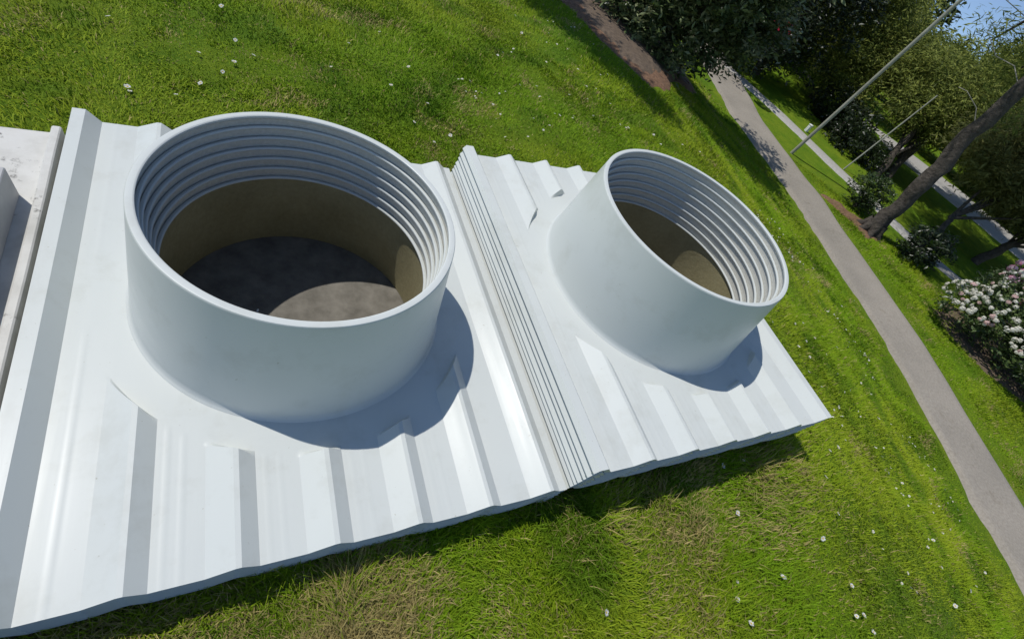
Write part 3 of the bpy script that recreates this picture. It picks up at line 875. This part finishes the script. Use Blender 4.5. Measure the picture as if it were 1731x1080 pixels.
# the big pine with its leaning trunk
pine = plant("pine_tree", "Large pine with a thick leaning grey trunk on bare earth beside the footpath", "tree",
      (8.66, 3.16, gzz(8.66, 3.16)),
      [(9.95, 4.7, 1.45, .6, .5, .30), (10.1, 4.2, 1.35, .55, .5, .28), (10.3, 3.7, .95, .5, .5, .25), (10.2, 4.0, 1.9, .9, .8, .45), (9.3, 3.2, 3.0, 1.6, 1.5, .8), (10.2, 4.6, 3.6, 1.7, 1.5, .8), (8.6, 4.4, 4.6, 1.7, 1.6, .9), (9.4, 3.3, 5.8, 1.4, 1.4, .9), (10.6, 3.1, 2.4, .8, .8, .4)],
      30000, .12, .15, CON, [([(8.66, 3.16, -1.18), (8.72, 3.2, -.6), (8.8, 3.3, .1), (8.95, 3.5, 1.1), (9.1, 3.65, 2.4), (9.2, 3.7, 4.0), (9.2, 3.7, 6.2)], .125, .075)],
      mat=M_NEEDLE, trunk_r=.16, seed=7, clump=.28, droop=.35, shell=.3)
# root flare and pale dead twigs of the pine
fl = []
for k in range(7):
    a = k * .9 + .2
    b = np.array([8.66, 3.16, -.85]); e = np.array([8.66 + 0.29 * math.cos(a), 3.16 + .29 * math.sin(a), -1.12])
    fl.append(tube([b + (e - b) * .25, (b + e) / 2 + np.array([0, 0, -.07]), e], [.085, .06, .02], 7, .2))
Vt, Ft = join(fl); link("root_flare", mesh_np("root_flare", Vt - np.array(pine.location), Ft, smooth=True), M_BARK, pine)
tw = []
for P in ([(8.98, 3.5, 1.15), (9.05, 3.85, 1.32), (9.0, 4.1, 1.30), (9.05, 4.5, 1.46)], [(8.86, 3.4, .55), (8.95, 3.7, .78), (8.9, 3.95, .86), (8.95, 4.1, .84)], [(9.0, 3.6, 1.6), (9.3, 4.3, 1.75), (9.2, 5.2, 1.85)]):
    tw.append(tube(P, np.linspace(.008, .004, len(P)), 6, .3))
Vt, Ft = join(tw); link("dead_branch", mesh_np("dead_branch", Vt - np.array(pine.location), Ft, smooth=True), M_TWIG, pine)

plant("pine_tree", "Tree beyond the top edge whose shadow strip lies along the mulch", "tree", (1.0, 8.6, gzz(1.0, 8.6)),
      [(1.25, 7.0, 3.9, .45, .6, .4), (1.45, 6.45, 3.85, .30, .5, .3), (1.65, 5.85, 3.85, .2, .45, .22), (1.85, 5.3, 3.85, .13, .4, .16), (1.0, 7.8, 4.2, .9, .9, .7)], 26000, .12, .25, CON,
      [([(1.0, 8.6, -.2), (1.0, 8.6, 2), (1.05, 8.2, 4.2)], .16, .09)], mat=M_NEEDLE, trunk_r=.1, seed=60, clump=.12, shell=.1)
plant("conifer_tree", "Dark fine-branched tree against the sky in the picture's top right corner", "tree", (14.6, 6.3, gzz(14.6, 6.3)),
      [(14.6, 6.0, 1.9, .7, .6, .5), (15.2, 6.4, 2.6, 1.0, .8, .8), (14.2, 5.9, 1.1, .8, .7, .5), (15.2, 5.5, 1.6, 1.0, 1.0, .8), (15.6, 5.0, .8, .9, .9, .7), (14.9, 5.2, 2.6, 1.0, 1.0, .7)], 20000, .13, .2, CON,
      [([(14.6, 6.3, -1.3), (14.6, 6.3, .5), (14.8, 6.2, 2.6)], .13, .07)], mat=M_NEEDLE, trunk_r=.14, seed=61, clump=.2, shell=.2, droop=.3)
TREES = [
 ("Broad dark green conifer with pale sprays behind the taller pole", (12.2, 7.9), [(11.9, 7.4, -.1, .95, .9, .75), (12.6, 8.2, .5, 1.2, 1.1, .8), (12.9, 9.0, .9, 1.3, 1.2, .9), (12.2, 8.6, 1.4, 1.2, 1.2, .8)], CON, 11),
 ("Conifer with yellow-green sprays standing between the two poles, on twin trunks", (11.7, 5.1), [(12.3, 5.6, .0, .9, .8, .45), (12.7, 5.9, .35, 1.2, 1.1, .7), (13.2, 7.0, .5, 1.3, 1.2, .6), (13.6, 5.6, .9, .9, .9, .5)], CON, 12),
 ("Brownish drooping tree on a bent thin trunk at the right edge", (10.4, 3.05), [(11.6, 3.5, .05, .75, .7, .42), (12.2, 3.2, .1, .95, .9, .55), (12.3, 2.6, .25, 1.0, 1.0, .6), (11.9, 3.9, .35, 1.0, .9, .55), (12.6, 3.4, .9, 1.2, 1.1, .7)], BRN, 13),
 ("Brownish drooping tree on a straight dark trunk beyond the bent one", (12.1, 2.7), [(13.4, 2.4, .2, 1.1, 1.0, .6), (13.6, 3.4, .4, 1.2, 1.1, .8), (13.0, 1.8, .2, 1.0, 1.0, .8)], BRN, 14),
]
for lab, (bx, by), lb, cs, sd_ in TREES:
    zb = float(gzz(bx, by))
    c = np.mean([l[:3] for l in lb], 0)
    if sd_ == 12:
        stems = [([(11.25, 4.9, zb - .05), (11.6, 5.15, zb + .4), (12.2, 5.6, 0)], .085, .05), ([(11.8, 4.95, zb - .05), (12.1, 5.2, zb + .4), (12.6, 5.8, .2)], .085, .05)]
    elif sd_ == 13:
        stems = [([(10.4, 3.05, zb - .05), (10.65, 3.1, zb + .22), (11.0, 3.3, zb + .38), (11.8, 3.3, zb + .9)], .06, .035)]
    else:
        stems = [([(bx, by, zb - .05), (bx * .9 + c[0] * .1, by * .9 + c[1] * .1, zb + .5), (c[0], c[1], c[2])], .09, .05)]
    plant("conifer_tree", lab, "tree", (bx, by, zb), lb, 42000, .10, .22, cs, stems, mat=M_NEEDLE, trunk_r=.08, seed=sd_, clump=.22, droop=.45, shell=.35)

# trees standing further back
BACK = [((17.2, 13.0), 1.9, 'a'), ((14.6, 12.6), 1.8, 'b'), ((16.0, 10.6), 1.5, 'c'), ((19.5, 7.2), 1.7, 'd'), ((20.5, 4.2), 2.0, 'e'), ((12.2, 11.8), 1.5, 'f'), ((22.5, 11.5), 1.4, 'g'), ((9.3, 11.6), 1.5, 'h'), ((19.5, 1.0), 2.0, 'i')]
BL = {'a': "Dark tree far behind the tall pole, right of the black shrub", 'b': "Dark tree behind the black shrub with the red bloom", 'c': "Mid green tree below the sky gap behind the conifers",
      'd': "Green tree right of the sky gap behind the leaning pine", 'e': "Dark tree behind the pale wall at the right edge", 'f': "Dark tree at the top edge behind the junction shrub",
      'g': "Distant low tree under the patch of blue sky", 'h': "Dark tree at the top edge above the overhanging rhododendron", 'i': "Dark tree behind the pink-flowered shrub"}
for (bx, by), s, kk in BACK:
    zb = float(gzz(bx, by)); tz = zb + 1.6
    hh = .8 if kk == 'g' else 1.0
    lb = [(bx, by, tz * hh, s, s, s * .8), (bx - s * .5, by + s * .5, tz * hh - .4, s * .8, s * .8, s * .6), (bx + s * .4, by - s * .6, tz * hh - .3, s * .9, s * .9, s * .65)]
    if kk not in 'gc': lb.append((bx + .2, by + .2, tz + s * .9, s * .8, s * .8, s * .8))
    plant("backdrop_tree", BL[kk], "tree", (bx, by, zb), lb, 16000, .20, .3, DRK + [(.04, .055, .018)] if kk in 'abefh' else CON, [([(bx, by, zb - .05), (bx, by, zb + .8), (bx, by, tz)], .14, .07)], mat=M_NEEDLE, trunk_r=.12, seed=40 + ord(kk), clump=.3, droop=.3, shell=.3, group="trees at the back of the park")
def far_wood():
    lb = []
    R_ = np.random.default_rng(77)
    for k in range(70):
        a = math.radians(R_.uniform(-8, 62)); d = R_.uniform(26, 38)
        x, y = d * math.cos(a), d * math.sin(a)
        if 24.5 < math.degrees(a) < 30: continue
        r = R_.uniform(1.6, 2.8)
        lb.append((x, y, float(gz(x, y)) + R_.uniform(.8, 2.6), r, r, r * .9))
    V, T, C4 = leaves(lb, 60000, .42, .35, DRK + [(.04, .055, .02)], seed=78, clump=.5, droop=.2, shell=.2)
    return mesh_np("far_wood", V, T, colors=C4)
tag(link("far_wood", far_wood(), M_NEEDLE), kind="stuff")

# ------------------------------------------------------------------ poles, marker, wall
def pole(label, base, top, r, cap=True):
    root = empty("wooden_pole", base); tag(root, label, "pole", "pale poles by the paths")
    b = np.array(base); t = np.array(top)
    P = np.linspace(b - [0, 0, .1], t, 9)
    V, F = tube(P, np.linspace(r, r * .8, 9), 12, .04)
    n = len(V); V = np.vstack([V, t + [0, 0, r * .3]])
    link("shaft", mesh_np("shaft", V - b, [F, np.array([(n - 12 + k, n - 12 + (k + 1) % 12, n) for k in range(12)])], smooth=True, sharp=40), M_POLE, root)
    return root
z1 = float(gzz(8.46, 5.02)); z2 = float(gzz(9.99, 4.88))
pole("Taller thicker pale pole on the lawn strip between the two paths", (8.46, 5.02, z1), (8.46 + .13 * 2.6, 5.02 - .16 * 2.6, z1 + 2.6 * 2.6), .029)
pole("Shorter thinner pale pole on the far side of the side path", (9.99, 4.88, z2), (10.33, 4.87, z2 + 1.60), .014)
mk = empty("marker_post", (9.98, 6.03, float(gzz(9.98, 6.03))))
tag(mk, "Tiny white marker post beside the side path near the tall pole", "marker")
box("post", -.03, .03, -.03, .03, -.02, .13, M_CHIP, mk); box("post_cap", -.035, .035, -.035, .035, .131, .145, M_CHIP, mk)

patch("gravel_yard", [(15.3, 4.9), (14.4, 6.6), (15.5, 8.2), (18.0, 6.2), (19.6, 2.8), (19.6, -.5), (17.4, .2), (16.3, 3.0)], M_PATH2, lift=.03)
